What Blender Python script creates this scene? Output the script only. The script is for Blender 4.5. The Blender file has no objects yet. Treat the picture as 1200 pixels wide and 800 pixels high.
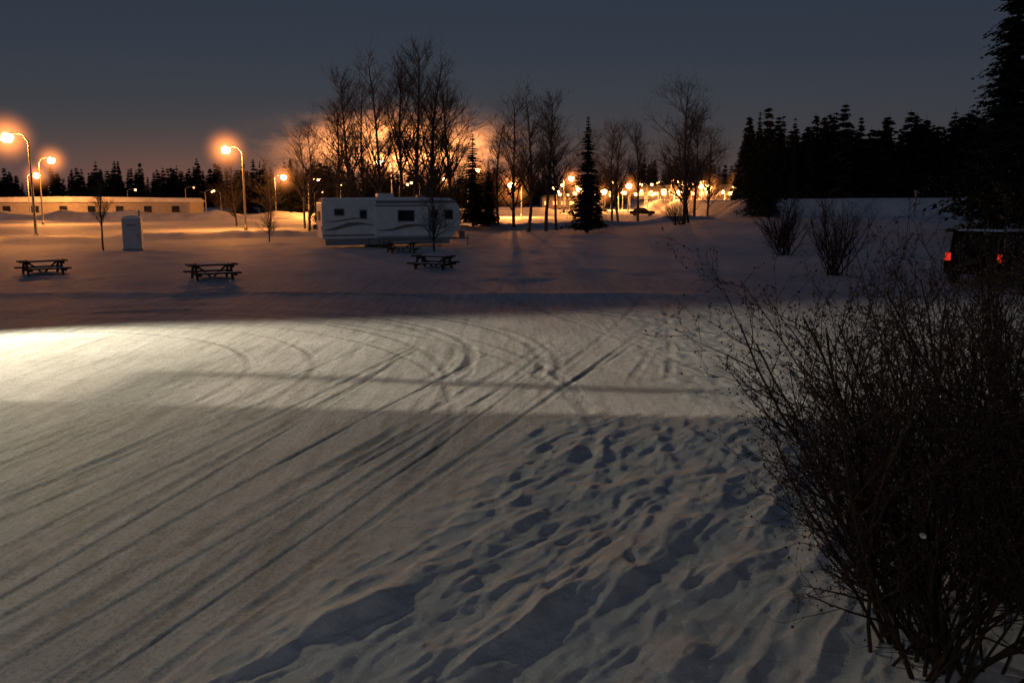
import bpy, math, random, bmesh
import numpy as np
from mathutils import Vector, Matrix
random.seed(7); np.random.seed(7)
scene=bpy.context.scene
scene.view_settings.view_transform='Standard'
scene.view_settings.look='None'
scene.view_settings.exposure=0
COL=scene.collection

# ------------------------------------------------------------ noise
def vnoise(x,y,seed=0):
    xi=np.floor(x).astype(np.int64); yi=np.floor(y).astype(np.int64)
    fx=x-xi; fy=y-yi
    fx=fx*fx*(3-2*fx); fy=fy*fy*(3-2*fy)
    def h(a,b):
        n=(a*374761393+b*668265263+seed*1442695041)&0xffffffff
        n=((n^(n>>13))*1274126177)&0xffffffff
        n=n^(n>>16)
        return (n&0xffff)/65535.0
    v=(h(xi,yi)*(1-fx)+h(xi+1,yi)*fx)*(1-fy)+(h(xi,yi+1)*(1-fx)+h(xi+1,yi+1)*fx)*fy
    return v*2-1
def fbm(x,y,seed=0,o=4):
    s=0;a=1.0;t=0
    for i in range(o):
        s=s+a*vnoise(x*2**i,y*2**i,seed+i*17); t+=a; a*=.5
    return s/t
def sst(a,b,x):
    t=np.clip((x-a)/(b-a),0,1); return t*t*(3-2*t)

# ------------------------------------------------------------ terrain
RIDGES=[(-.1,10.2,62,.45,.22,.10),(.65,10.7,72,.9,.13,.08),(1.15,10.9,84,.8,.13,.08),(1.25,9.7,45,.5,.24,.12),
(1.45,8.1,52,.9,.30,.13),(-1.2,6.6,50,.7,.2,.08),(-2.3,6.4,48,.7,.16,.05),(.2,6.6,55,.9,.22,.09),(1.9,7.3,50,.7,.22,.10),
(0,8.3,62,.6,.15,.07),(-.75,7.2,52,.7,.15,.07),(.9,7.2,50,.9,.18,.08),(2.3,9.4,60,.8,.22,.10),(2.0,11.3,88,.9,.14,.08),
(1.2,5.8,50,.7,.2,.07),(2.6,11.8,100,.7,.14,.08),(.3,12.1,70,.7,.12,.06),(1.5,12.4,80,.7,.12,.06),
(2.4,6.0,55,.5,.2,.06),(3.2,8.0,60,.8,.3,.1),(3.4,10.5,70,.9,.3,.1),(-1.7,5.3,45,.9,.14,.06),(-.3,5.6,48,.9,.16,.06)]
rr=random.Random(3)
for i in range(190):
    y=rr.uniform(4.6,13.0); xl=-2.6+ (y-5)*.36
    x=xl+rr.random()**.9*(5.2)
    RIDGES.append((x,y,rr.uniform(42,64)+(y-5)*3,rr.uniform(.2,.9),rr.uniform(.03,.09),rr.uniform(.015,.045)))
PITS=[]
for i in range(45):
    y=rr.uniform(5.5,13.2); xl=-1.0+(y-5)*.36
    PITS.append((xl+rr.random()*3.6,y,rr.uniform(40,90),rr.uniform(.06,.12),rr.uniform(.015,.045)))

def terrain(x,y,detail=True):
    x=np.asarray(x,float); y=np.asarray(y,float)
    h=.10*fbm(x*.08+3,y*.08,1,3)*sst(12,40,y)
    h=h+.13*np.maximum(0,fbm(x*.35,y*.22,5,3))*sst(28,36,y)*(1-sst(90,130,y))
    m=sst(26,32,x-(y-120)*.06)
    h=h+m*(.4*sst(80,112,y)+2.4*sst(113.5,117.5,y+1.2*fbm(x*.08,y*0,71,3)))
    h=h+sst(14,24,x)*.5*sst(30,60,y)*(1-sst(110,140,y))
    yr=62+(x+35)*.95
    d=(y-yr)
    h=h+.55*np.exp(-(d/1.6)**2)*(1-sst(20,40,x))*(1+.5*fbm(x*.5,y*.5,9,2))*sst(40,50,y)
    h=h+sst(250,900,y)*6
    if not detail: return h,None
    near=1-sst(32,45,y)
    rut=np.zeros_like(h); pk=np.zeros_like(h)
    bnd=-2.7+(y-5.0)*.38+.5*fbm(x*.5,y*.5,31,3)
    drift=sst(-.6,.9,x-bnd)*(1-sst(12.2,14.2,y))
    drive=(1-drift)*near
    r2=random.Random(11)
    tr=[]
    for base,sl,w in [(-3.9,.36,.09),(-3.62,.36,.035),(-4.75,.22,.08),(-4.5,.22,.03),(-5.35,.24,.06),(-3.1,.35,.06),(-2.8,.35,.03),(-6.3,.22,.07),(-4.25,.27,.04),(-2.4,.36,.06)]:
        tr.append((base,sl,r2.uniform(-.005,.002),w,r2.uniform(.012,.018)))
    for i in range(26):
        tr.append((r2.uniform(-9,-2.0),r2.uniform(.2,.36),r2.uniform(-.008,.002),r2.uniform(.02,.07),r2.uniform(.003,.008)))
    wob=.05*fbm(x*.3,y*.3,77,2)
    brk=.5+.5*sst(-.3,.3,fbm(x*.5,y*.35,79,3))
    def groove(d,w,dep):
        return -dep*np.exp(-(d/w)**4)+dep*.5*np.exp(-((np.abs(d)-w*1.5)/(w*.5))**2)
    for b,s,c,w,dep in tr:
        yy=y-6
        d=(x-(b+s*yy+c*yy*yy+wob))*(1/math.sqrt(1+s*s))
        fd=(1-sst(16,23,y))*brk
        rut=rut+groove(d,w,dep)*fd
        pk=np.maximum(pk,np.exp(-(d/w)**4)*min(1,dep/.013)*fd)
    for cx,cy,R,w,dep in [(-9,18.3,8.15,.11,.022),(-9,18.3,7.75,.06,.009),(-9.3,17.8,9.9,.1,.014),(-9.4,17.8,10.35,.08,.010),
                      (-11,16,7.2,.08,.010),(-11.3,15.7,6.3,.08,.010),(-12,15,10.9,.1,.012),(-7.6,18,12.6,.1,.012),(-7.6,18,13.1,.09,.010),(-12,13.5,13.2,.1,.010),(-13,12,14.2,.1,.010),(-12.5,13,11.6,.08,.009),(-10,17,9.2,.07,.009)]:
        rad=np.hypot(x-cx,y-cy); ang=np.degrees(np.arctan2(y-cy,x-cx))
        mk=sst(-32,-8,ang)*(1-sst(105,150,ang))*brk
        d=rad-R+wob
        rut=rut+groove(d,w,dep)*mk
        pk=np.maximum(pk,np.exp(-(d/w)**4)*mk*min(1,dep/.012))
    for b,s,w,dep in [(.6,.33,.08,.009),(2.2,.28,.08,.009),(2.9,.2,.08,.011),(3.9,-.25,.1,.014),(1.2,.42,.07,.008)]:
        d=x-(b+s*(y-16)-.004*(y-16)**2)+wob
        mk=sst(14,17,y)*(1-sst(34,44,y))*brk
        rut=rut+groove(d,w,dep)*mk
        pk=np.maximum(pk,np.exp(-(d/w)**4)*mk*.6)
    h=h+rut*near
    u=(x*.95-y*.29); v=(x*.29+y*.95)
    h=h+.0038*fbm(u*3.2,v*.22,41,4)*drive
    h=h+.0028*fbm(u*14,v*.8,43,3)*drive*(1-sst(14,20,y))
    h=h+.010*fbm(x*.9,y*1.8,49,4)*near*sst(13,18,y)
    h=h+.007*fbm(x*3.1,y*3.1,53,4)*near*(1-sst(20,26,y))*sst(-.2,.4,fbm(x*.4,y*.4,57,2))
    ch=sst(2.0,3.6,x)*sst(13,15,y)*(1-sst(24,28,y))
    h=h+.05*ch*np.abs(fbm(x*2.3,y*2.0,51,3))
    h=h+.08*np.exp(-((y-30.5-.6*fbm(x*.15,y*0,61,2))/.7)**2)*sst(-26,-20,x)*(1-sst(2,8,x))*(1+.6*fbm(x*.9,y*.9,62,3))
    dh=.03*fbm(x*.9,y*.7,21,3)
    wv=.07*fbm(x*2.2,y*2.2,23,4)
    hm=.5+.8*sst(-.4,.4,fbm(x*1.7,y*1.7,25,2))
    for cx,cy,a,L,w,H in RIDGES:
        ca,sa=math.cos(math.radians(a)),math.sin(math.radians(a))
        sel=(np.abs(x-cx)<L*2+w*3)&(np.abs(y-cy)<L*2+w*3)
        if not sel.any(): continue
        X=x[sel]-cx;Y=y[sel]-cy
        uu=X*ca+Y*sa; vv=X*sa-Y*ca+wv[sel]+.12*(uu/L)**2*w
        taper=np.exp(-np.abs(uu/L)**2.4)
        pr=np.where(vv<0,np.exp(-(vv/(w*1.25))**2),np.exp(-(np.abs(vv)/(w*.48))**1.6))
        dh[sel]+=H*.60*taper*pr*hm[sel]
    for cx,cy,a,rw,dp in PITS:
        ca,sa=math.cos(math.radians(a)),math.sin(math.radians(a))
        sel=(np.abs(x-cx)<.6)&(np.abs(y-cy)<.6)
        if not sel.any(): continue
        X=x[sel]-cx;Y=y[sel]-cy
        q=np.sqrt(((X*ca+Y*sa)/(rw*2.0))**2+((X*sa-Y*ca)/(rw*.7))**2)+wv[sel]*6
        dh[sel]+=-dp*np.exp(-np.abs(q)**3)
    ang=math.radians(54)
    u2=x*math.cos(ang)+y*math.sin(ang); v2=x*math.sin(ang)-y*math.cos(ang)
    rid=1-np.abs(fbm(u2*.8,v2*3.4,27,3))*2
    dh=dh+.022*np.clip(rid,0,1)**2+.012*fbm(u2*3,v2*9,28,3)+.022*fbm(x*5,y*5,29,5)
    h=h+drift*(dh+.03)
    h=h+.22*np.exp(-(((x-3.6)/1.5)**2+((y-6.2)/2.2)**2))
    pk=pk*drive
    return h,(pk,drive)

def gz(x,y):
    return float(terrain(np.array([float(x)]),np.array([float(y)]),y<60)[0][0])

def add_mesh(name,V,F,mats=(),smooth=False,parent=None,fm=None):
    me=bpy.data.meshes.new(name); me.from_pydata([tuple(v) for v in V],[],F); 
    for m in mats: me.materials.append(m)
    if fm is not None: me.polygons.foreach_set('material_index',fm)
    if smooth: me.polygons.foreach_set('use_smooth',[True]*len(me.polygons))
    me.update()
    o=bpy.data.objects.new(name,me); COL.objects.link(o)
    if parent: o.parent=parent
    return o

# ------------------------------------------------------------ materials
def mat(name,base=(.5,.5,.5),rough=.6,metal=0,emis=None,es=0,noise=None,bump=0,spec=None):
    m=bpy.data.materials.new(name); m.use_nodes=True
    nt=m.node_tree; b=nt.nodes['Principled BSDF']
    b.inputs['Base Color'].default_value=(*base,1); b.inputs['Roughness'].default_value=rough
    b.inputs['Metallic'].default_value=metal
    if spec is not None: b.inputs['Specular IOR Level'].default_value=spec
    if emis: 
        b.inputs['Emission Color'].default_value=(*emis,1); b.inputs['Emission Strength'].default_value=es
    if noise:
        sc,c2=noise
        tc=nt.nodes.new('ShaderNodeTexCoord'); n=nt.nodes.new('ShaderNodeTexNoise'); n.inputs['Scale'].default_value=sc; n.inputs['Detail'].default_value=6
        nt.links.new(tc.outputs['Object'],n.inputs['Vector'])
        r=nt.nodes.new('ShaderNodeValToRGB'); r.color_ramp.elements[0].position=.35; r.color_ramp.elements[1].position=.68
        r.color_ramp.elements[0].color=(*base,1); r.color_ramp.elements[1].color=(*c2,1)
        nt.links.new(n.outputs['Fac'],r.inputs['Fac']); nt.links.new(r.outputs['Color'],b.inputs['Base Color'])
        if bump:
            bp=nt.nodes.new('ShaderNodeBump'); bp.inputs['Strength'].default_value=bump; bp.inputs['Distance'].default_value=.02
            nt.links.new(n.outputs['Fac'],bp.inputs['Height']); nt.links.new(bp.outputs['Normal'],b.inputs['Normal'])
    return m
M_bark=mat('bark',(.045,.035,.03),.9,noise=(6,(.09,.075,.065)),bump=.5)
M_twig=mat('twig',(.020,.014,.011),.9,noise=(20,(.040,.026,.019)),spec=.1)
M_berry=mat('dried_berry',(.03,.012,.01),.7,noise=(30,(.05,.018,.014)))
M_needle=mat('needles',(.014,.022,.014),.9,noise=(3,(.032,.042,.028)),spec=.1)
M_needle2=mat('needles_far',(.018,.021,.02),.95,noise=(.4,(.03,.034,.03)),spec=.05)
M_snowcap=mat('settled_snow',(.78,.8,.84),.7,noise=(9,(.7,.72,.77)),bump=.4)
M_bank=mat('ploughed_snow',(.5,.49,.48),.8,noise=(.6,(.7,.7,.7)),bump=.4)
M_wood=mat('weathered_wood',(.028,.024,.018),.85,noise=(14,(.06,.052,.042)),bump=.3,spec=.2)
M_steel=mat('galvanised_steel',(.2,.2,.2),.5,.6,noise=(12,(.3,.3,.3)))
M_white=mat('white_fibreglass',(.68,.68,.68),.45,noise=(2,(.56,.56,.56)))
M_wall=mat('grey_plastic',(.42,.43,.44),.5,noise=(2,(.5,.5,.5)))
M_trim=mat('grey_trim',(.2,.2,.21),.5,noise=(5,(.26,.26,.27)))
M_dark=mat('dark_glass',(.01,.012,.015),.1,noise=(2,(.02,.022,.025)))
M_dull=mat('dull_dark_glass',(.006,.007,.009),.7,noise=(2,(.012,.013,.015)),spec=.1)
M_decal=mat('grey_decal',(.16,.13,.12),.5,noise=(6,(.25,.21,.19)))
M_rubber=mat('rubber',(.015,.015,.015),.9,noise=(30,(.03,.03,.03)))
M_black=mat('black_paint',(.006,.006,.007),.95,noise=(4,(.010,.010,.011)),spec=.03)
M_red=mat('red_lens',(.35,.01,.008),.25,emis=(1,.04,.015),es=.7)
M_car1=mat('car_paint_dark',(.02,.022,.028),.5,noise=(3,(.03,.034,.04)))
M_lens=mat('sodium_lens',(.8,.5,.2),.4,emis=(1,.55,.2),es=30)
M_lens2=mat('sodium_lens_far',(.8,.5,.2),.4,emis=(1,.42,.12),es=14)
M_window=mat('lit_window',(.6,.4,.2),.5,emis=(1,.45,.14),es=2.2,noise=(2,(.8,.6,.3)))
M_siding=mat('siding',(.28,.25,.22),.8,noise=(3,(.34,.31,.28)))
M_roof=mat('dark_roof',(.08,.08,.085),.8,noise=(6,(.12,.12,.125)))

def snow_mat():
    m=bpy.data.materials.new('snow_ground'); m.use_nodes=True; nt=m.node_tree; N=nt.nodes; Lk=nt.links
    b=N['Principled BSDF']; b.inputs['Roughness'].default_value=.65; b.inputs['Specular IOR Level'].default_value=.25
    tc=N.new('ShaderNodeTexCoord')
    def noise(sc,det,vec=None,rough=.6):
        n=N.new('ShaderNodeTexNoise'); n.inputs['Scale'].default_value=sc; n.inputs['Detail'].default_value=det; n.inputs['Roughness'].default_value=rough
        Lk.new(vec or tc.outputs['Object'],n.inputs['Vector']); return n.outputs['Fac']
    mp=N.new('ShaderNodeMapping'); mp.inputs['Rotation'].default_value=(0,0,math.radians(17)); mp.inputs['Scale'].default_value=(5,.35,1)
    Lk.new(tc.outputs['Object'],mp.inputs['Vector'])
    at=N.new('ShaderNodeAttribute'); at.attribute_name='packed'
    ad=N.new('ShaderNodeAttribute'); ad.attribute_name='drive'
    def mth(op,a,c):
        n=N.new('ShaderNodeMath'); n.operation=op
        for i,v in enumerate((a,c)):
            if isinstance(v,(int,float)): n.inputs[i].default_value=v
            else: Lk.new(v,n.inputs[i])
        return n.outputs[0]
    def rng(v,a,b_,c,d):
        s=N.new('ShaderNodeMapRange'); s.inputs[1].default_value=a; s.inputs[2].default_value=b_; s.inputs[3].default_value=c; s.inputs[4].default_value=d
        Lk.new(v,s.inputs[0]); return s.outputs[0]
    streak=noise(1.0,6,mp.outputs['Vector'])
    big=noise(.35,5)
    fine=noise(22,8,rough=.75)
    mid=noise(5,6,rough=.7)
    grit=noise(70,5,rough=.8)
    d1=mth('MULTIPLY',mth('MULTIPLY',at.outputs['Fac'],rng(mid,.3,.6,.5,1)),.62)
    d2=mth('MULTIPLY',rng(streak,.42,.72,0,.5),ad.outputs['Fac'])
    d3=mth('MULTIPLY',rng(fine,.48,.75,0,.6),ad.outputs['Fac'])
    d4=rng(fine,.5,.78,0,.35)
    tot=mth('ADD',mth('ADD',d1,d2),mth('ADD',mth('ADD',mth('ADD',d3,d4),rng(mid,.45,.75,0,.35)),rng(big,.35,.75,0,.35)))
    mx=N.new('ShaderNodeMix'); mx.data_type='RGBA'; mx.clamp_factor=True
    Lk.new(tot,mx.inputs[0]); mx.inputs[6].default_value=(.64,.66,.70,1); mx.inputs[7].default_value=(.26,.27,.29,1)
    Lk.new(mx.outputs[2],b.inputs['Base Color'])
    hh=mth('ADD',mth('MULTIPLY',fine,.9),mth('MULTIPLY',grit,.7))
    hh=mth('ADD',hh,mth('MULTIPLY',streak,.6)); hh=mth('ADD',hh,mth('MULTIPLY',mid,1.0))
    bp=N.new('ShaderNodeBump'); bp.inputs['Strength'].default_value=.9; bp.inputs['Distance'].default_value=.034
    Lk.new(hh,bp.inputs['Height']); Lk.new(bp.outputs['Normal'],b.inputs['Normal'])
    return m
M_snow=snow_mat()

# ------------------------------------------------------------ ground sheet
def build_ground():
    us=np.arange(-.80,.8001,.0024)
    out=[]; u=.80
    st=.004
    while u<600: st*=1.16; u+=st; out.append(u)
    out=np.array(out); us=np.concatenate([-out[::-1],us,out])
    ys=[-2500,-800,-200,-60,-20,-8,-2,1,2.5]; y=3.4
    while y<55: ys.append(y); y+=.0036*(y+1)
    while y<220: ys.append(y); y+=.009*(y+1)
    while y<3500: ys.append(y); y+=.07*y
    ys=np.array(ys)
    U,Y=np.meshgrid(us,ys)
    X=U*(np.maximum(Y,3.4)+1)
    H,(pk,dr)=terrain(X,Y)
    n=X.size; V=np.stack([X.ravel(),Y.ravel(),H.ravel()],1).astype(np.float32)
    R,C=X.shape
    idx=np.arange(n).reshape(R,C)
    q=np.stack([idx[:-1,:-1],idx[:-1,1:],idx[1:,1:],idx[1:,:-1]],-1).reshape(-1,4)
    me=bpy.data.meshes.new('snow_ground')
    me.vertices.add(n); me.vertices.foreach_set('co',V.ravel())
    me.loops.add(q.size); me.loops.foreach_set('vertex_index',q.ravel().astype(np.int32))
    me.polygons.add(len(q)); me.polygons.foreach_set('loop_start',np.arange(0,q.size,4,dtype=np.int32))
    me.polygons.foreach_set('use_smooth',np.ones(len(q),dtype=bool))
    me.update(calc_edges=True)
    for nm,a in (('packed',pk),('drive',dr)):
        at=me.attributes.new(nm,'FLOAT','POINT'); at.data.foreach_set('value',np.clip(a,0,1).ravel().astype(np.float32))
    me.materials.append(M_snow)
    o=bpy.data.objects.new('snow_ground',me); COL.objects.link(o)
build_ground()

# ------------------------------------------------------------ mesh builder
class MB:
    def __init__(s): s.V=[];s.F=[];s.M=[]
    def tube(s,pts,rad,n=4,m=0):
        base=len(s.V)
        for i,p in enumerate(pts):
            d=(pts[min(i+1,len(pts)-1)]-pts[max(i-1,0)])
            if d.length<1e-9: d=Vector((0,0,1))
            d.normalize()
            a=d.cross(Vector((.31,.87,.12))); 
            if a.length<1e-4: a=d.cross(Vector((1,0,0)))
            a.normalize(); b=d.cross(a)
            for k in range(n):
                t=2*math.pi*k/n
                s.V.append(p+(a*math.cos(t)+b*math.sin(t))*rad[i])
        for i in range(len(pts)-1):
            for k in range(n):
                s.F.append((base+i*n+k,base+i*n+(k+1)%n,base+(i+1)*n+(k+1)%n,base+(i+1)*n+k)); s.M.append(m)
        s.F.append(tuple(base+(len(pts)-1)*n+k for k in range(n))); s.M.append(m)
    def box(s,c,h,m=0,rot=None):
        base=len(s.V)
        for dx in(-1,1):
            for dy in(-1,1):
                for dz in(-1,1):
                    v=Vector((dx*h[0],dy*h[1],dz*h[2]))
                    if rot: v=rot@v
                    s.V.append(Vector(c)+v)
        for f in((0,1,3,2),(4,6,7,5),(0,4,5,1),(2,3,7,6),(0,2,6,4),(1,5,7,3)):
            s.F.append(tuple(base+i for i in f)); s.M.append(m)
    def blob(s,c,r,m=0,rnd=random,sq=1,N=6,Rr=4):
        base=len(s.V)
        s.V.append(Vector(c)+Vector((0,0,r*sq)))
        for i in range(1,Rr):
            ph=math.pi*i/Rr
            for k in range(N):
                t=2*math.pi*k/N; q=r*rnd.uniform(.85,1.15)
                s.V.append(Vector(c)+Vector((q*math.sin(ph)*math.cos(t),q*math.sin(ph)*math.sin(t),q*math.cos(ph)*sq)))
        s.V.append(Vector(c)-Vector((0,0,r*sq)))
        for k in range(N): s.F.append((base,base+1+k,base+1+(k+1)%N)); s.M.append(m)
        for i in range(Rr-2):
            for k in range(N):
                a=base+1+i*N;s.F.append((a+k,a+N+k,a+N+(k+1)%N,a+(k+1)%N)); s.M.append(m)
        a=base+1+(Rr-2)*N; e=base+1+(Rr-1)*N
        for k in range(N): s.F.append((a+k,e,a+(k+1)%N)); s.M.append(m)
    def prism(s,prof,y0,y1,m=0):
        base=len(s.V);n=len(prof)
        for y in(y0,y1):
            for x,z in prof: s.V.append(Vector((x,y,z)))
        s.F.append(tuple(base+i for i in range(n))); s.M.append(m)
        s.F.append(tuple(base+n+i for i in reversed(range(n)))); s.M.append(m)
        for i in range(n):
            j=(i+1)%n
            s.F.append((base+j,base+i,base+n+i,base+n+j)); s.M.append(m)
    def obj(s,name,mats,parent=None,smooth=False,bevel=0):
        o=add_mesh(name,s.V,s.F,mats,smooth,parent,s.M)
        if bevel:
            b=o.modifiers.new('bevel','BEVEL'); b.width=bevel; b.segments=3; b.limit_method='ANGLE'
        return o
def empty(name,loc,rz=0,sc=1):
    e=bpy.data.objects.new(name,None); e.location=loc; e.rotation_euler=(0,0,rz); e.scale=(sc,sc,sc); e.empty_display_size=.3
    COL.objects.link(e); return e

# ------------------------------------------------------------ bare trees
def rdir(r): 
    v=Vector((r.gauss(0,1),r.gauss(0,1),r.gauss(0,1))); v.normalize(); return v
def bare_tree_mesh(seed,H=16,fork=.25,spread=.55,lean=.03,brr=.36):
    r=random.Random(seed); b=MB()
    def grow(p,d,L,rad,dep):
        n=6 if dep==0 else (4 if dep==1 else 3)
        pts=[p.copy()];rs=[rad];q=p.copy();dd=d.copy()
        for i in range(n):
            dd=(dd+rdir(r)*(.06+.07*dep)+Vector((0,0,.05+.06*dep))).normalized()
            q=q+dd*(L/n); pts.append(q.copy()); rs.append(rad*(1-(i+1)/n*(.8 if dep<2 else .6)))
        b.tube(pts,rs,6 if dep==0 else (4 if dep==1 else 3))
        if dep>=4 or rad<.0085: return
        cnt=[32,10,6,4][dep]
        for k in range(cnt):
            t=r.uniform(fork if dep==0 else .15,1.0)
            i=min(int(t*n),n-1); f=t*n-i
            pp=pts[i].lerp(pts[i+1],f); rr_=rs[i]*(1-f)+rs[i+1]*f
            ax=(pts[i+1]-pts[i]).normalized()
            side=ax.cross(rdir(r)); side.normalize()
            nd=(ax*r.uniform(.6,1.0)+side*r.uniform(.5,1.0)*(spread+.3*(dep>0))).normalized()
            LL=(L*brr*(1.15-t*.8) if dep==0 else L*r.uniform(.3,.55))*r.uniform(.6,1.25)
            grow(pp,nd,LL,max(.008,min(rr_*.62,LL*.02)),dep+1)
    grow(Vector((0,0,-.3)),Vector((r.uniform(-lean,lean),r.uniform(-lean,lean),1)).normalized(),H,H*.0105,0)
    me=add_mesh('bt',b.V,b.F,[M_bark])
    m=me.data; bpy.data.objects.remove(me); return m
BT=[bare_tree_mesh(1,16,.3,.6),bare_tree_mesh(2,16,.22,.75,.06),bare_tree_mesh(5,16,.35,.55,.05),bare_tree_mesh(9,16,.15,.9,.08,.42)]
def place(name,me,x,y,h,h0,rz,sxy=1,tilt=0):
    o=bpy.data.objects.new(name,me); COL.objects.link(o)
    s=h/h0; o.location=(x,y,gz(x,y)-.05); o.scale=(s*sxy,s*sxy,s); o.rotation_euler=(tilt,tilt*.5,rz); return o
for i,(x,y,h,k) in enumerate([(-11.5,76,14.2,1),(-8.6,78,15.4,0),(-10.2,83,15.0,2),(-14.2,80,13.4,0),(-16.3,84,11.5,2),(-6.6,80,14.6,1),(-5.6,84,13.5,2),(-19.5,86,9.5,3),(-22,95,10,0),(-12.8,79,12.5,3),(-7.6,82,12,3),
     (1.6,88,13.2,1),(3.4,90,12.8,0),(.2,94,12.5,3),(4.6,93,11,2),(19.2,100,15.0,3),(20.5,104,12.5,1),(12.5,112,12,0),(16.0,114,12,2),(24,118,13,0),(14.5,122,13,1),(10,124,12,3),(27,124,12,3),(-1.5,98,11,1),
     (-25.7,56,4.6,2),(-27,100,7.5,1),(-18.5,68,3.4,3),(-32,104,7.5,3),(-4.8,55,5.0,3)]):
    place('bare_tree',BT[k],x,y,h,16,i*1.7,1.4 if h>12 else 1.4,.02*math.sin(i*2.3))

# ------------------------------------------------------------ spruces
def spruce_mesh(seed,H,R,levels,per,cl,sz,trunk=True,low=.06,blunt=0):
    r=random.Random(seed); b=MB()
    if trunk: b.tube([Vector((0,0,-.3)),Vector((0,0,H*.5)),Vector((0,0,H*.98))],[H*.014,H*.008,.01],6,1)
    gap=[r.uniform(.7,1.15) for _ in range(12)]
    for l in range(levels):
        t=(l+r.random()*.7)/levels
        z=H*(low+(1-low)*t)
        Rl=R*((1-t)**(.95-blunt*.4))*r.uniform(.65,1.18)+.04
        for k in range(per if t<.8 else max(3,per-3)):
            a=r.uniform(0,2*math.pi); L=Rl*r.uniform(.5,1.1)*gap[int(a/6.2832*12)%12]
            dx,dy=math.cos(a),math.sin(a)
            for c in range(cl):
                f=(c+r.random())/cl
                zz=z-.28*L*f*f*1.4+.16*L*f*(1 if f>.7 else 0)
                p=Vector((dx*L*f,dy*L*f,zz))
                w=sz*(.25+.3*blunt+(.75-.3*blunt)*(1-t))*(.45+.8*(1-f))*r.uniform(.6,1.3)
                s_=Vector((-dy,dx,0))*w*r.choice((-1,1))
                out=Vector((dx,dy,r.uniform(-.6,.1)))*w*r.uniform(.9,1.6)
                dn=Vector((0,0,-w*r.uniform(.3,.9)))
                i0=len(b.V); b.V+= [p,p+s_*.9+out*.3+dn*.4,p+out+dn*.5]; b.F.append((i0,i0+1,i0+2)); b.M.append(0)
                i0=len(b.V); b.V+= [p+s_*.2,p-s_*.5+dn,p+out*.7+dn*.9]; b.F.append((i0,i0+1,i0+2)); b.M.append(0)
    for i in range(4):
        i0=len(b.V);a=i*1.6
        b.V+=[Vector((0,0,H*1.03)),Vector((.02*math.cos(a)*H/10,.02*math.sin(a)*H/10,H*.9)),Vector((.04*math.cos(a+1)*H/10,.04*math.sin(a+1)*H/10,H*.9))]
        b.F.append((i0,i0+1,i0+2)); b.M.append(0)
    return b
def spruce_data(*a,**k):
    b=spruce_mesh(*a,**k); o=b.obj('sp',[M_needle,M_bark]); m=o.data; bpy.data.objects.remove(o); return m
SP=[spruce_data(1,11,2.5,50,10,8,.38),spruce_data(2,11,2.9,44,9,9,.40),spruce_data(3,20,4.8,62,11,13,.55,low=.08)]
for i,(x,y,h,k,w) in enumerate([(7.2,86,11.0,0,1.25),(-4.0,92,9.4,1,1.4),(-2.5,95,7.2,0,1.3),(30.5,112,13.0,1,.95),(32.4,114,12,0,1.1),(-19.3,90,5.6,1,1),(-16.6,92,5,0,1),
      (34,125,11,0,1.1),(9.3,98,5,1,1.2)]):
    place('spruce_tree',SP[k],x,y,h,11,i*2.1,w)
for i,(x,y,h,w) in enumerate([(32.6,56,18,1.3),(38,60,17,1.1),(36,66,22,1.1)]):
    place('spruce_tree',SP[2],x,y,h,20,i*2.1+.4,w)
place('spruce_sapling',SP[1],17.9,30.4,2.2,11,.4,1.7)

def tree_line(name,spec,seed):
    r=random.Random(seed); allV=[];allF=[]
    tm=[spruce_mesh(100+i,10,1.7+.25*(i%3),24,8,3,.8,trunk=False,blunt=(0,.3,.6,.5,.2,.4)[i]) for i in range(6)]
    tm=[(np.array([tuple(v) for v in b.V]),b.F) for b in tm]
    off=0
    for x0,x1,y0,y1,h0,h1,n in spec:
        for i in range(n):
            x=r.uniform(x0,x1);y=r.uniform(y0,y1);t=(x-x0)/(x1-x0)
            h=(h0+(h1-h0)*t)*r.choice((r.uniform(.6,.8),r.uniform(.75,.92),r.uniform(.8,1.0),r.uniform(.9,1.15)))
            V,F=tm[r.randrange(6)]; s=h/10; w=s*r.uniform(.9,1.5)
            a=r.uniform(0,6.28);ca,sa=math.cos(a),math.sin(a)
            W=np.stack([(V[:,0]*ca-V[:,1]*sa)*w+x,(V[:,0]*sa+V[:,1]*ca)*w+y,V[:,2]*s+gz(x,y)],1)
            allV.append(W); allF+=[tuple(k+off for k in f) for f in F]; off+=len(V)
    add_mesh(name,np.concatenate(allV).tolist(),allF,[M_needle2])
tree_line('distant_tree_line',[(41,80,150,175,13,14,150),(75,110,140,175,14,14,100),(37,54,140,150,13,13.5,30)],1)
tree_line('distant_tree_line',[(-190,-60,290,330,12,15,230),(-75,60,310,350,14,12,200),(50,330,330,380,15,18,160)],2)
tree_line('distant_tree_line',[(-58,-34,175,200,8,10,40),(-34,-2,190,210,9,10,50)],3)

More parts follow.
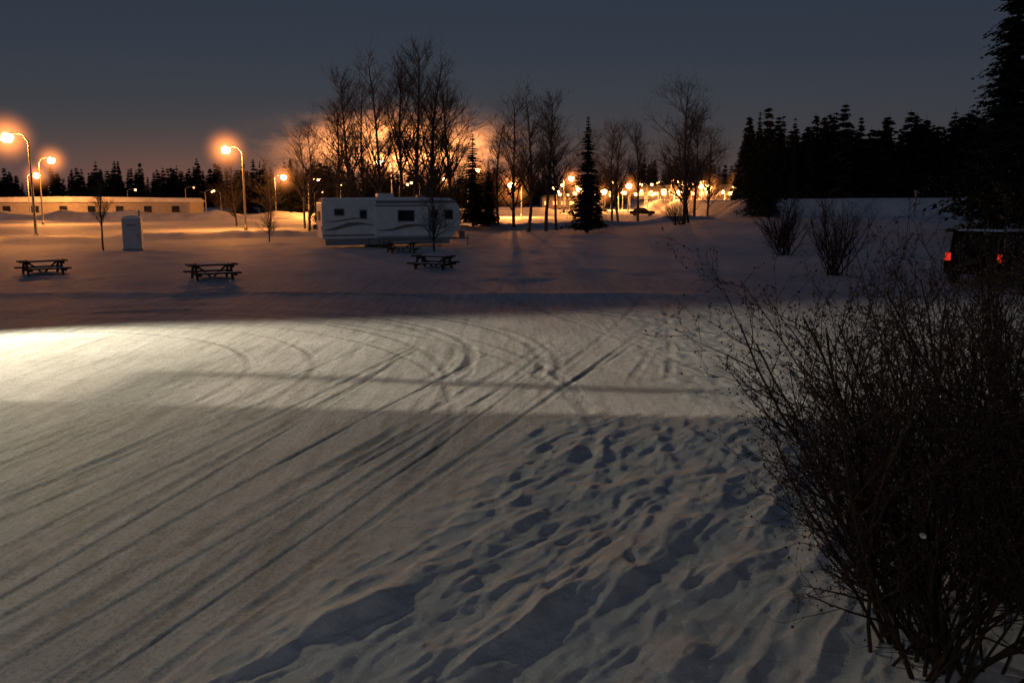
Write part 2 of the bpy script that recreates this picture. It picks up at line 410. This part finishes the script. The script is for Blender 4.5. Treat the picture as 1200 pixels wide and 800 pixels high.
# ------------------------------------------------------------ shrubs
def shrub(name,x,y,H,R,stems,seed,berries=True,rb=.018,depth=3,snow=0,bias=(0,0),sub=7,tl0=.05,amin=0,amax=6.283):
    r=random.Random(seed); b=MB(); z0=gz(x,y)
    def grow(p,d,L,rad,dep):
        n=8 if dep==0 else (4 if dep==1 else 3)
        pts=[p.copy()];rs=[rad];q=p.copy();dd=d.copy()
        for i in range(n):
            dd=(dd+rdir(r)*(.13 if dep==0 else .2)+Vector((0,0,.03 if dep==0 else .10))).normalized()
            q=q+dd*(L/n); pts.append(q.copy()); rs.append(rad*(1-(i+1)/n*.7))
        b.tube(pts,rs,5 if dep<2 else 3,0)
        if dep>0 and berries:
            for k in range(2 if dep==1 else 1):
                tip=pts[-1] if k==0 else pts[-2]
                if r.random()<.5: b.blob(tip+rdir(r)*.012,r.uniform(.004,.010),1,r,1,5,3)
            if r.random()<.5:
                b.blob(pts[1]+rdir(r)*.008,r.uniform(.003,.007),1,r,1,4,3)
        if dep>=depth-1: return
        cnt=sub+3 if dep==0 else (5 if dep==1 else 3)
        for k in range(cnt):
            t=.18+.82*(k+r.random())/cnt
            i=min(int(t*n),n-1); f=t*n-i
            pp=pts[i].lerp(pts[i+1],f); rr_=rs[i]*(1-f)+rs[i+1]*f
            ax=(pts[i+1]-pts[i]).normalized(); side=ax.cross(rdir(r)); side.normalize()
            nd=(ax*.75+side*r.uniform(.45,.95)).normalized()
            grow(pp,nd,L*(.36*(1.25-.7*t) if dep==0 else .42)*r.uniform(.45,1.2),max(rr_*.62,.0023),dep+1)
    for i in range(stems):
        a=r.uniform(amin,amax); tl=(tl0+(1-tl0)*r.random()**.8)*R/H*1.5
        p=Vector((x+r.gauss(0,.10)*R,y+r.gauss(0,.10)*R,z0-.1))
        d=Vector((math.cos(a)*tl+bias[0],math.sin(a)*tl*.9+bias[1],1)).normalized()
        Ls=H*r.uniform(.7,1.12)*math.sqrt(1+.45*tl*tl)
        grow(p,d,Ls,rb*r.uniform(.6,1.15),0)
    for i in range(snow):
        a=r.uniform(0,6.28);q=r.uniform(0,.8)*R
        b.blob((x+q*math.cos(a),y+q*math.sin(a),z0+r.uniform(.15,.5)*H),r.uniform(.015,.035),2,r,.6)
    return b.obj(name,[M_twig,M_berry,M_snowcap],smooth=False)
shrub('bare_shrub',2.9,5.5,2.4,1.6,36,4,rb=.018,snow=4,sub=11,depth=4,bias=(-.03,0))
shrub('bare_shrub',2.85,5.8,2.3,1.25,18,44,rb=.018,snow=2,sub=10,depth=4,amin=2.2,amax=4.2,tl0=.2)
shrub('bare_shrub',3.9,6.6,2.7,1.6,38,5,rb=.019,snow=6,sub=11,depth=4)
shrub('bare_shrub',3.6,5.2,2.5,1.3,28,6,rb=.018,snow=5,sub=10,depth=4)
shrub('bare_shrub',5.4,8.0,2.6,1.6,28,16,rb=.019,snow=3,sub=9)
shrub('bare_shrub',13.4,37,3.3,1.5,30,8,False,.025,4)
shrub('bare_shrub',17.2,57,3.4,1.6,26,9,False,.035,3)
shrub('bare_shrub',15.6,51,2.6,1.4,18,10,False,.035,3)
shrub('bare_shrub',18.5,100,3.2,2.2,26,12,False,.04,3)

# ------------------------------------------------------------ picnic tables
def picnic_table(x,y,rz,snow=.02,sink=.12):
    e=empty('picnic_table',(x,y,gz(x,y)-sink),rz)
    t=MB()
    for i in range(5): t.box((0,-.33+i*.165,.73),(.95,.07,.03))
    t.obj('tabletop',[M_wood],e,bevel=.004)
    for s in(-1,1):
        b=MB()
        for k in(0,1): b.box((0,s*(.66+k*.15),.43),(.95,.065,.03))
        b.obj('bench',[M_wood],e,bevel=.004)
    l=MB()
    for sx in(-.68,.68):
        for s in(-1,1):
            l.box((sx,s*.40,.36),(.035,.065,.42),rot=Matrix.Rotation(s*math.radians(28),3,'X'))
        l.box((sx+.075,0,.37),(.035,.8,.06)); l.box((sx+.075,0,.65),(.035,.38,.045))
    for s in(-1,1): l.box((s*.35,0,.5),(.03,.04,.42),rot=Matrix.Rotation(s*math.radians(48),3,'Y'))
    l.obj('legs',[M_wood],e)
    r=random.Random(int(x*10)); 
    for nm,yc,wy,zz in(('tabletop_snow',0,.33,.762),('bench_snow',-.735,.10,.462),('bench_snow',.735,.10,.462)):
        V=[];F=[];nx,ny=16,6
        for i in range(nx+1):
            for j in range(ny+1):
                u=i/nx*2-1;v=j/ny*2-1
                V.append((u*.7+.1,yc+v*wy*.8,zz+snow*(1-abs(u)**6)*(1-abs(v)**4)*r.uniform(.4,1.2)-.004))
        for i in range(nx):
            for j in range(ny): a=i*(ny+1)+j; F.append((a,a+ny+1,a+ny+2,a+1))
        add_mesh(nm,V,F,[M_snowcap],True,e)
    V=[];F=[];n=18
    for i in range(n+1):
        for j in range(n+1):
            u=i/n*2-1;v=j/n*2-1; q=max(0,1-(u*u+v*v))
            V.append((u*1.6,v*1.35,sink-.03+.16*q*q*r.uniform(.75,1.15)))
    for i in range(n):
        for j in range(n): a=i*(n+1)+j; F.append((a,a+n+1,a+n+2,a+1))
    add_mesh('banked_snow',V,F,[M_snow],True,e)
for a in[(-12.0,35.5,.55),(-20.4,38.6,.7),(-3.6,40.8,-.35),(-6.6,53,.4)]:
    picnic_table(*a)

# ------------------------------------------------------------ travel trailer
def trailer(x,y,rz):
    e=empty('travel_trailer',(x,y,gz(x,y)-.05),rz)
    L=4.65
    prof=[(-L,.62),(L-.75,.62),(L-.15,1.25),(L,1.7),(L-.12,2.7),(L-.5,3.12),(1.6,3.2),(-L+.35,3.16),(-L,2.95)]
    b=MB(); b.prism(prof,-1.22,1.22); b.obj('body',[M_white],e,bevel=.08)
    s=MB(); s.prism([(p[0]*.985,p[1]) for p in [(-L,3.14),(L-.5,3.1),(L-.7,3.24),(1.6,3.3),(-L+.3,3.26)]],-1.15,1.15); s.obj('roof_snow',[M_snowcap],e,bevel=.04)
    sk=MB(); sk.box((-.3,0,.42),(L-.5,1.1,.2)); sk.obj('chassis_skirt',[M_trim],e)
    sl=MB(); sl.box((.55,-1.38,1.75),(1.75,.2,.98)); sl.obj('slide_out',[M_white],e,bevel=.04)
    so=MB(); so.box((.55,-1.4,2.765),(1.8,.24,.03)); so.obj('slide_out_roof',[M_trim],e)
    def win(cx,cz,w,h,yy):
        f=MB(); f.box((cx,yy,cz),(w+.05,.02,h+.05)); f.obj('window_frame',[M_trim],e,bevel=.015)
        g=MB(); g.box((cx,yy-.025,cz),(w,.012,h)); g.obj('window',[M_dark],e,bevel=.01)
    win(.75,2.1,.52,.33,-1.6)
    win(-3.55,2.35,.28,.18,-1.24); win(3.75,2.15,.25,.28,-1.24); win(-2.0,2.2,.2,.25,-1.24)
    d=MB(); d.box((2.75,-1.24,1.68),(.34,.02,.95)); d.obj('door',[M_white],e,bevel=.02)
    d=MB(); d.box((2.75,-1.265,2.2),(.2,.012,.25)); d.obj('door_window',[M_dark],e)
    g=MB(); g.box((-L-.02,0,2.1),(.015,.5,.3)); g.obj('end_window',[M_dark],e)
    g=MB()
    for s_ in(-1,1): g.box((-L-.02,s_*1.0,1.3),(.015,.07,.16))
    g.obj('tail_lamps',[M_trim],e)
    dc=MB()
    def ribbon(pts,yy):
        n=len(pts);base=len(dc.V)
        for px,pz,w in pts: dc.V+=[Vector((px,yy,pz-w)),Vector((px,yy,pz+w))]
        for i in range(n-1): dc.F.append((base+2*i,base+2*i+2,base+2*i+3,base+2*i+1)); dc.M.append(0)
    ribbon([(-4.5,1.2,.02),(-3.8,1.3,.1),(-3,1.55,.14),(-2.2,1.62,.08),(-1.3,1.5,.01)],-1.235)
    ribbon([(-4.4,1.75,.01),(-3.6,1.78,.05),(-2.6,1.95,.05),(-1.4,1.9,.01)],-1.235)
    ribbon([(-1.1,1.15,.02),(-.2,1.2,.08),(.7,1.42,.12),(1.5,1.5,.07),(2.2,1.4,.01)],-1.594)
    ribbon([(3.15,1.2,.02),(3.5,1.35,.09),(3.9,1.6,.02)],-1.235)
    ribbon([(-4.6,.86,.05),(-1.3,.86,.05)],-1.235)
    dc.obj('side_stripes',[M_decal],e)
    a=MB(); a.box((-.3,0,3.42),(.55,.4,.14)); a.obj('roof_air_conditioner',[M_white],e,bevel=.06)
    a=MB(); a.box((2.2,.3,3.36),(.25,.25,.08)); a.obj('roof_vent',[M_trim],e,bevel=.02)
    a=MB(); a.tube([Vector((-1.2,-1.3,3.02)),Vector((4.2,-1.3,3.02))],[.07,.07],8); a.obj('awning_roll',[M_trim],e)
    w=MB()
    for wx in(-1.3,-.35):
        for sy in(-1.05,1.05):
            w.tube([Vector((wx,sy-.11,.36)),Vector((wx,sy+.11,.36))],[.36,.36],16)
    w.obj('wheels',[M_rubber],e)
    h=MB(); h.tube([Vector((L-.8,.5,.55)),Vector((L+.9,0,.5))],[.05,.05],5); h.tube([Vector((L-.8,-.5,.55)),Vector((L+.9,0,.5))],[.05,.05],5); h.tube([Vector((L+.8,0,.0)),Vector((L+.8,0,.75))],[.04,.04],6)
    h.box((L+.3,0,.75),(.2,.35,.25)); h.obj('hitch',[M_steel],e)
    st=MB()
    for i in range(3): st.box((2.75,-1.4-i*.2,.5-i*.16),(.3,.11,.02))
    st.obj('door_steps',[M_steel],e)
trailer(-8.2,60,math.radians(20))

def toilet(x,y,rz):
    e=empty('portable_toilet',(x,y,gz(x,y)),rz)
    b=MB(); b.box((0,0,1.0),(.56,.56,.98)); b.obj('cabin',[M_wall],e,bevel=.04)
    r=MB(); r.prism([(-.62,1.98),(.62,1.98),(.45,2.14),(0,2.22),(-.45,2.14)],-.62,.62); r.obj('roof',[M_snowcap],e,bevel=.03)
    d=MB(); d.box((0,-.575,.98),(.42,.012,.88)); d.obj('door',[M_wall],e,bevel=.01)
    d=MB(); d.box((0,-.595,1.6),(.25,.006,.06)); d.box((.34,-.6,1.0),(.03,.02,.08)); d.obj('vent_and_latch',[M_trim],e)
    d=MB(); d.tube([Vector((.4,.45,1.9)),Vector((.4,.45,2.5))],[.05,.05],8); d.obj('vent_pipe',[M_trim],e)
    d=MB(); d.box((0,0,.04),(.62,.62,.05)); d.obj('skid',[M_trim],e)
toilet(-24.2,57,.3)

# ------------------------------------------------------------ vehicles
def wheels(e,xs,hw,r=.35):
    for wx in xs:
        for sy in(-1,1):
            w=MB(); w.tube([Vector((wx,sy*hw-.1,r)),Vector((wx,sy*hw+.1,r))],[r,r],18); w.F.append(tuple(reversed(range(18)))); w.M.append(0)
            w.obj('wheel',[M_rubber],e)
            w=MB(); w.tube([Vector((wx,sy*(hw+.09),r)),Vector((wx,sy*(hw+.115),r))],[r*.6,r*.5],12); w.obj('hub',[M_rubber],e)
def suv(x,y,rz,paint,name='parked_suv',sc=1):
    e=empty(name,(x,y,gz(x,y)-.05),rz,sc)
    b=MB(); b.prism([(-2.4,.42),(2.35,.42),(2.42,.8),(2.3,1.05),(1.25,1.16),(-2.35,1.16),(-2.45,.8)],-.95,.95); b.obj('body',[paint],e,bevel=.07)
    c=MB(); c.prism([(-2.32,1.14),(1.2,1.14),(.45,1.8),(-2.05,1.86)],-.84,.84); c.obj('cabin',[paint],e,bevel=.07)
    g=MB()
    for s in(-1,1):
        g.box((-1.5,s*.845,1.48),(.42,.01,.2)); g.box((-.55,s*.845,1.48),(.42,.01,.2)); g.box((.3,s*.845,1.44),(.3,.01,.16))
    g.box((-2.21,0,1.5),(.012,.68,.21),rot=Matrix.Rotation(math.radians(20),3,'Y')); g.obj('windows',[M_dull],e)
    t=MB()
    for s in(-1,1): t.box((-2.43,s*.82,1.0),(.04,.09,.13))
    t.obj('tail_lamps',[M_red],e,bevel=.02)
    t=MB(); t.box((-2.46,0,.55),(.08,.9,.1)); t.obj('bumper',[M_black],e,bevel=.03)
    t=MB(); t.box((-2.455,0,.88),(.01,.26,.07)); t.obj('plate',[M_rubber],e)
    s=MB(); s.prism([(-2.0,1.85),(.4,1.79),(.2,1.86),(-1.8,1.92)],-.7,.7); s.obj('roof_snow',[M_snowcap],e,bevel=.03)
    wheels(e,(-1.5,1.5),.85)
suv(19.2,35.3,math.radians(46),M_black,sc=1.12)
def car(x,y,rz,paint):
    e=empty('parked_car',(x,y,gz(x,y)),rz)
    b=MB(); b.prism([(-2.2,.35),(2.2,.35),(2.25,.7),(1.9,.88),(-2.1,.95),(-2.25,.75)],-.88,.88); b.obj('body',[paint],e,bevel=.06)
    c=MB(); c.prism([(-1.75,.93),(1.15,.9),(.4,1.4),(-1.1,1.43)],-.74,.74); c.obj('cabin',[M_dark],e,bevel=.05)
    c=MB(); c.prism([(-1.1,1.42),(.4,1.39),(.3,1.46),(-1.0,1.49)],-.7,.7); c.obj('roof',[paint],e,bevel=.02)
    t=MB()
    for s in(-1,1): t.box((-2.22,s*.7,.76),(.03,.14,.07))
    t.obj('tail_lamps',[M_red],e)
    wheels(e,(-1.4,1.4),.78,.32)
rc=random.Random(4)
for i,(x,y) in enumerate([(-14,112),(-4,118),(12,142),(24,165)]):
    car(x,y,rc.uniform(-.4,.4)+(0 if i%2 else 1.4),[M_car1,M_black][i%2])

# ------------------------------------------------------------ street lamps
SOD=(1.0,.33,.06)
def halo_mat(st):  # self-glowing volume, imitates the lens halo around a lamp
    m=bpy.data.materials.new('painted_halo_glow'); m.use_nodes=True; nt=m.node_tree; nt.nodes.clear()
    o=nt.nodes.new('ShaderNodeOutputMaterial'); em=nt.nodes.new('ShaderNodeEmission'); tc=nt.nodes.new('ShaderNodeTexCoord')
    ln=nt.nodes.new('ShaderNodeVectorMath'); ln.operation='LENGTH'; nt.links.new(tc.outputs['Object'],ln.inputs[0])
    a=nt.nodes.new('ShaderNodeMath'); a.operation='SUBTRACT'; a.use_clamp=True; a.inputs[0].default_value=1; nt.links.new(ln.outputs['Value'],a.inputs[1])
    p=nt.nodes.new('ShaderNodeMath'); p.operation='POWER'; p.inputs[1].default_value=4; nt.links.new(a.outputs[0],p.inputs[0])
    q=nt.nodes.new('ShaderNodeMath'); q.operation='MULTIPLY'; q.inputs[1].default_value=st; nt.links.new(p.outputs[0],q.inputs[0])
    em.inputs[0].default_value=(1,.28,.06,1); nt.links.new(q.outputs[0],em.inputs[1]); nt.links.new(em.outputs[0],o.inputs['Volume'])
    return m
def street_lamp(x,y,z,side,power,halo=2.6,hs=1.2,lens=.2,arm=1.6,name='street_lamp',lm=None):
    g=gz(x,y); e=empty(name,(x-side*arm,y,g)); H=z-g
    p=MB(); p.tube([Vector((0,0,-.2)),Vector((0,0,H*.55)),Vector((0,0,H*.93)),Vector((side*arm*.25,0,H*1.0)),Vector((side*arm*.8,0,H*1.015))],[.11,.09,.07,.05,.04],8)
    p.tube([Vector((0,0,-.1)),Vector((0,0,.5))],[.18,.17],8); p.obj('pole',[M_steel],e,smooth=True)
    h=MB(); h.prism([(-.38,.05),(.38,.0),(.42,.08),(.2,.17),(-.3,.15)],-.14,.14); o=h.obj('lamp_head',[M_steel],e,bevel=.02); o.location=(side*arm,0,H)
    l=MB(); l.blob((side*arm,0,H-.05-lens*.4),lens,0,random.Random(1),.8,10,6); l.obj('lamp_lens',[lm or M_lens],e,smooth=True)
    if power:
        L=bpy.data.lights.new('sodium_lamp','POINT'); L.energy=power; L.color=SOD; L.shadow_soft_size=.25
        lo=bpy.data.objects.new('sodium_lamp',L); COL.objects.link(lo); lo.parent=e; lo.location=(side*arm,0,H-.2-lens*1.3)
    if halo:  # added glow ball standing in for lens flare
        me=bpy.data.meshes.new('halo'); bm=bmesh.new(); bmesh.ops.create_icosphere(bm,subdivisions=3,radius=1); bm.to_mesh(me); bm.free()
        me.materials.append(halo_mat(hs*3/halo)); ho=bpy.data.objects.new('lamp_halo',me); COL.objects.link(ho); ho.parent=e
        ho.location=(side*arm,0,H-.05-lens*.4); ho.scale=(halo,)*3
for a in [(-38.9,70,8.1,-1,4200,2.9,2.6,.46),(-79,150,7.2,1,9000,3.4,1.8,.55),(-28.4,90,8.2,-1,6500,3.1,2.5,.45),(-40.5,160,7.1,1,8500,4,1.8,.55),(-17.6,120,8.1,-1,9000,3.4,1.8,.48),
          (-15,200,7.5,1,9000,4,1.6,.5),(-5.8,150,7.9,1,10000,3.6,1.7,.5),(0,150,5.6,-1,12000,5,2.6,.7),(12.5,190,7.5,1,13000,4.2,2,.6),(16,215,5.4,-1,13000,4.4,2,.6),
          (24.5,240,5.2,1,14000,5,2,.8),(30.5,235,6.6,1,14000,5,2.2,.8),(42,225,4.9,1,14000,5,2,.8),(50,230,6.2,1,16000,5.5,2.5,.95),(60,235,7.2,1,16000,5.5,2.5,.95),
          (-56,110,8,1,6000,3,1.8,.45),(-29,135,6,1,7000,0,0,.2),(36,195,7,1,10000,0,0,.3)]:
    street_lamp(*a)
rl=random.Random(21)
for i in range(54):
    x=rl.uniform(8,64); y=rl.uniform(212,262); street_lamp(x,y,rl.choice((rl.uniform(4.0,5.2),rl.uniform(5,7.6))),rl.choice((-1,1)),0,0,0,rl.uniform(.28,.65),lm=M_lens2)
for i in range(10):
    x=rl.uniform(-90,-20); y=rl.uniform(160,185); street_lamp(x,y,rl.uniform(4.0,6.5),rl.choice((-1,1)),0,0,0,rl.uniform(.12,.26),lm=M_lens2)

def street():
    V=[];F=[];n=70
    for i in range(n+1):
        t=i/n; x=-110+t*190; yc=72+(x+35)*.95 if x>-35 else 72+(x+35)*.25
        yc=min(yc,205+ (x-100)*.1)
        for s in(-4.5,0,4.5):
            yy=yc+s*1.3; V.append((x,yy,gz(x,yy)+.05+(.05 if s==0 else 0)))
    for i in range(n):
        for j in range(2): a=i*3+j; F.append((a,a+3,a+4,a+1))
    m=mat('packed_street_snow',(.34,.32,.30),.6,noise=(.5,(.55,.55,.55)),bump=.4)
    add_mesh('snowy_street',V,F,[m],True)
street()
def berm(name,x0,x1,y0,y1,h,w,seed):
    V=[];F=[];n=240
    xs=np.linspace(x0,x1,n+1); ys=np.linspace(y0,y1,n+1); hh=1+.6*fbm(xs*.22,xs*0+seed,seed,5)
    for i in range(n+1):
        g=gz(xs[i],ys[i])
        for k,(o_,z) in enumerate(((-w,-.1),(-w*.5,.55),(-w*.15,.95),(w*.3,1),(w,-.1))): V.append((xs[i],ys[i]+o_,g+z*h*hh[i]))
    for i in range(n):
        for j in range(4): a=i*5+j; F.append((a,a+5,a+6,a+1))
    add_mesh(name,V,F,[M_bank],True)
berm('snow_bank',-120,-30,132,138,1.2,3,3)
berm('snow_bank',-30,10,165,185,1.2,3,4)

# ------------------------------------------------------------ buildings
def low_building(name,x,y,rz,w,d,h,nw,lit=True,roof=None):
    e=empty(name,(x,y,gz(x,y)),rz)
    b=MB(); b.box((0,0,h/2),(w/2,d/2,h/2)); b.obj('walls',[M_siding],e)
    r=MB(); r.prism([(-w/2-.4,h+.003),(w/2+.4,h+.003),(w/2-.5,h+.7),(0,h+1.0),(-w/2+.5,h+.7)],-d/2-.4,d/2+.4); r.obj('roof',[roof or M_roof],e)
    f=MB();g=MB()
    for i in range(nw):
        cx=-w/2+(i+.5)*w/nw
        f.box((cx,-d/2-.02,h*.5),(.75,.03,.65)); g.box((cx,-d/2-.06,h*.5),(.65,.02,.55))
    f.obj('window_frames',[M_trim],e); g.obj('windows',[M_window if lit else M_dark],e)
    dd=MB(); dd.box((w/2-1,-d/2-.03,1.05),(.5,.03,1.05)); dd.obj('door',[M_trim],e)
low_building('roadside_store',47,270,0,20,10,3.2,9)
low_building('service_station',66,276,-.1,16,9,3.4,5)
low_building('roadside_motel',18,278,.05,18,9,3.2,7)
low_building('warehouse',-80,164,.06,44,9,2.5,9,False,M_bank)

# workshop added out of view: its corner cuts the floodlight into a shadow edge
def shade_building():
    x0,x1,y0,y1,h=-42.0,-28.0,7.0,16.3,6.6
    e=empty('added_shade_building',((x0+x1)/2,(y0+y1)/2,0)); w=(x1-x0);d=(y1-y0)
    b=MB(); b.box((0,0,h/2-.1),(w/2,d/2,h/2+.1)); b.obj('walls',[M_siding],e)
    r=MB(); r.prism([(-w/2-.2,h+.003),(w/2,h+.003),(0,h+1.6)],-d/2-.2,d/2); r.obj('roof',[M_roof],e)
    f=MB(); f.box((w/2+.02,-1.5,1.6),(.03,1.6,1.6)); f.obj('shade_building_garage_door',[M_white],e)
    f=MB(); f.box((w/2+.02,2.6,1.05),(.03,.5,1.05)); f.obj('door',[M_trim],e)
    c=Vector(((x0+x1)/2,(y0+y1)/2,0))
    br=MB(); br.tube([Vector((-28.1,16.70,5.1))-c,Vector((-26.7,16.44,5.1))-c],[.03,.03],8)
    br.tube([Vector((-28.1,16.25,5.1))-c,Vector((-28.1,16.72,5.1))-c],[.03,.03],6); br.obj('added_shadow_bar',[M_steel],e)  # bar added only to cast the thin shadow band on the yard
    hd=MB(); hd.box(Vector((-32.1,16.55,6.02))-c,(.12,.2,.12)); hd.obj('floodlight_housing',[M_steel],e)
shade_building()
def house():
    e=empty('house',(-1,-9,0))
    b=MB(); b.box((0,0,2.9),(8,4.5,3.0)); b.obj('walls',[M_siding],e)
    r=MB(); 
    r.prism([(-8.5,5.903),(8.5,5.903),(7,8),(-7,8)],-4.9,4.9); r.obj('roof',[M_roof],e)
    f=MB()
    for i in range(4):
        for z in(1.6,4.3): f.box((-5.5+i*3.6,4.53,z),(.6,.03,.65))
    f.obj('windows',[M_dark],e)
    d=MB(); d.box((-7,4.53,1.1),(.5,.03,1.05)); d.obj('door',[M_white],e)
    h=MB(); h.box((-2.5,4.62,5.4),(.12,.1,.1)); h.obj('fill_lamp_housing',[M_steel],e)  # casing for the added fill lamp
house()
def spot(name,loc,tgt,power,size,blend,color,rad):
    L=bpy.data.lights.new(name,'SPOT'); L.energy=power; L.spot_size=math.radians(size); L.spot_blend=blend; L.color=color; L.shadow_soft_size=rad
    o=bpy.data.objects.new(name,L); COL.objects.link(o); o.location=loc
    o.rotation_euler=(Vector(tgt)-Vector(loc)).to_track_quat('-Z','Y').to_euler(); return o
WARM=(1.0,.88,.58)
spot('wall_floodlight',(-31.9,16.7,6),(0,13.2,0),47000,46,.4,(1.0,.81,.57),.03)
spot('added_fill_lamp',(-3.5,-4.1,5.2),(-1,9,0),520,150,.3,(.94,.95,1.0),.15)  # fill light added behind the camera to lift the foreground snow
e=empty('yard_light_pole',(-15.2,23.9,gz(-15.2,23.9)))
p=MB(); p.tube([Vector((0,0,-.3)),Vector((0,0,5.7))],[.12,.08],10); p.obj('pole',[M_wood],e)
p=MB(); p.tube([Vector((0,0,5.6)),Vector((1.2,-1.6,5.75)),Vector((2.3,-3.0,5.75))],[.04,.035,.03],6); p.box((2.4,-3.2,5.72),(.2,.25,.09)); p.obj('lamp_head',[M_steel],e)
spot('yard_floodlight',(-12.8,20.7,5.5),(-9.2,16.2,0),4100,128,.5,WARM,.2)

f=empty('field_fence',(0,0,0)); b=MB()
for i in range(18):
    x=34+i*3.0;y=122; z=gz(x,y); b.tube([Vector((x,y,z-.2)),Vector((x,y,z+.7))],[.05,.04],6)
for hgt in(.3,.6):
    pts=[Vector((34+i*3.0,122,gz(34+i*3.0,122)+hgt)) for i in range(18)]; b.tube(pts,[.008]*18,3)
b.obj('posts_and_wire',[M_wood],f)
e=empty('utility_post',(48.5,108,gz(48.5,108))); b=MB(); b.tube([Vector((0,0,-.2)),Vector((0,0,3.2))],[.09,.08],8); b.box((0,0,3.1),(.18,.06,.12)); b.obj('post',[M_steel],e)

# ------------------------------------------------------------ sky
w=bpy.data.worlds.new('World'); scene.world=w; w.use_nodes=True; nt=w.node_tree; N=nt.nodes; Lk=nt.links
bg=N['Background']
sky=N.new('ShaderNodeTexSky'); sky.sky_type='NISHITA'; sky.sun_disc=False; sky.sun_elevation=math.radians(-3); sky.sun_rotation=math.radians(-10)
tc=N.new('ShaderNodeTexCoord'); sp=N.new('ShaderNodeSeparateXYZ'); Lk.new(tc.outputs['Generated'],sp.inputs[0])
def mth(op,a,c=0,cl=False):
    n=N.new('ShaderNodeMath'); n.operation=op; n.use_clamp=cl
    for i,v in enumerate((a,c)):
        if isinstance(v,(int,float)): n.inputs[i].default_value=v
        else: Lk.new(v,n.inputs[i])
    return n.outputs[0]
rp=N.new('ShaderNodeValToRGB'); cr=rp.color_ramp; cr.elements[0].position=0; cr.elements[0].color=(.037,.038,.050,1)
cr.elements[1].position=1; cr.elements[1].color=(.013,.019,.034,1)
for p_,c_ in((.06,(.029,.035,.050,1)),(.14,(.021,.029,.048,1)),(.3,(.013,.022,.042,1))):
    q=cr.elements.new(p_); q.color=c_
Lk.new(sp.outputs['Z'],rp.inputs['Fac'])
def gauss(x0,sx,z0,sz):
    a=mth('DIVIDE',mth('SUBTRACT',sp.outputs['X'],x0),sx); c=mth('DIVIDE',mth('SUBTRACT',sp.outputs['Z'],z0),sz)
    s=mth('ADD',mth('MULTIPLY',a,a),mth('MULTIPLY',c,c)); g=mth('POWER',2.718,mth('MULTIPLY',s,-1))
    return mth('MULTIPLY',g,mth('GREATER_THAN',sp.outputs['Y'],0))
mp=N.new('ShaderNodeMapping'); mp.inputs['Scale'].default_value=(9,9,24); Lk.new(tc.outputs['Generated'],mp.inputs[0])
nz=N.new('ShaderNodeTexNoise'); nz.inputs['Scale'].default_value=1.9; nz.inputs['Detail'].default_value=8; nz.inputs['Roughness'].default_value=.6; Lk.new(mp.outputs[0],nz.inputs[0])
mr=N.new('ShaderNodeMapRange'); mr.inputs[1].default_value=.40; mr.inputs[2].default_value=.54; mr.inputs[3].default_value=.08; Lk.new(nz.outputs['Fac'],mr.inputs[0])
g1=mth('MULTIPLY',mth('MULTIPLY',gauss(-.122,.066,.052,.021),mr.outputs[0]),10.0)
g2=mth('MULTIPLY',gauss(-.22,.40,.0,.05),.14)
tot=mth('ADD',g1,g2)
gl=N.new('ShaderNodeMix'); gl.data_type='RGBA'; gl.blend_type='ADD'; gl.inputs[0].default_value=1
sc=N.new('ShaderNodeVectorMath'); sc.operation='SCALE'; sc.inputs[0].default_value=(1,.33,.09); Lk.new(tot,sc.inputs['Scale'])
Lk.new(rp.outputs['Color'],gl.inputs[6]); Lk.new(sc.outputs[0],gl.inputs[7])
s2=N.new('ShaderNodeVectorMath'); s2.operation='SCALE'; Lk.new(sky.outputs[0],s2.inputs[0]); s2.inputs['Scale'].default_value=.05
g3=N.new('ShaderNodeMix'); g3.data_type='RGBA'; g3.blend_type='ADD'; g3.inputs[0].default_value=1
Lk.new(gl.outputs[2],g3.inputs[6]); Lk.new(s2.outputs[0],g3.inputs[7])
Lk.new(g3.outputs[2],bg.inputs['Color']); bg.inputs['Strength'].default_value=1.0
S=bpy.data.lights.new('sun','SUN'); S.energy=.11; S.angle=math.radians(20); S.color=(.78,.84,1); so=bpy.data.objects.new('sun',S); COL.objects.link(so)
so.rotation_euler=(math.radians(72),0,math.radians(-25))

# ------------------------------------------------------------ camera
c=bpy.data.cameras.new('camera'); co=bpy.data.objects.new('camera',c); COL.objects.link(co)
c.sensor_width=36; c.lens=31.2; c.clip_end=6000; c.clip_start=.05
co.location=(0,0,3.3); co.rotation_euler=(math.radians(90-9.2),0,0)
scene.camera=co
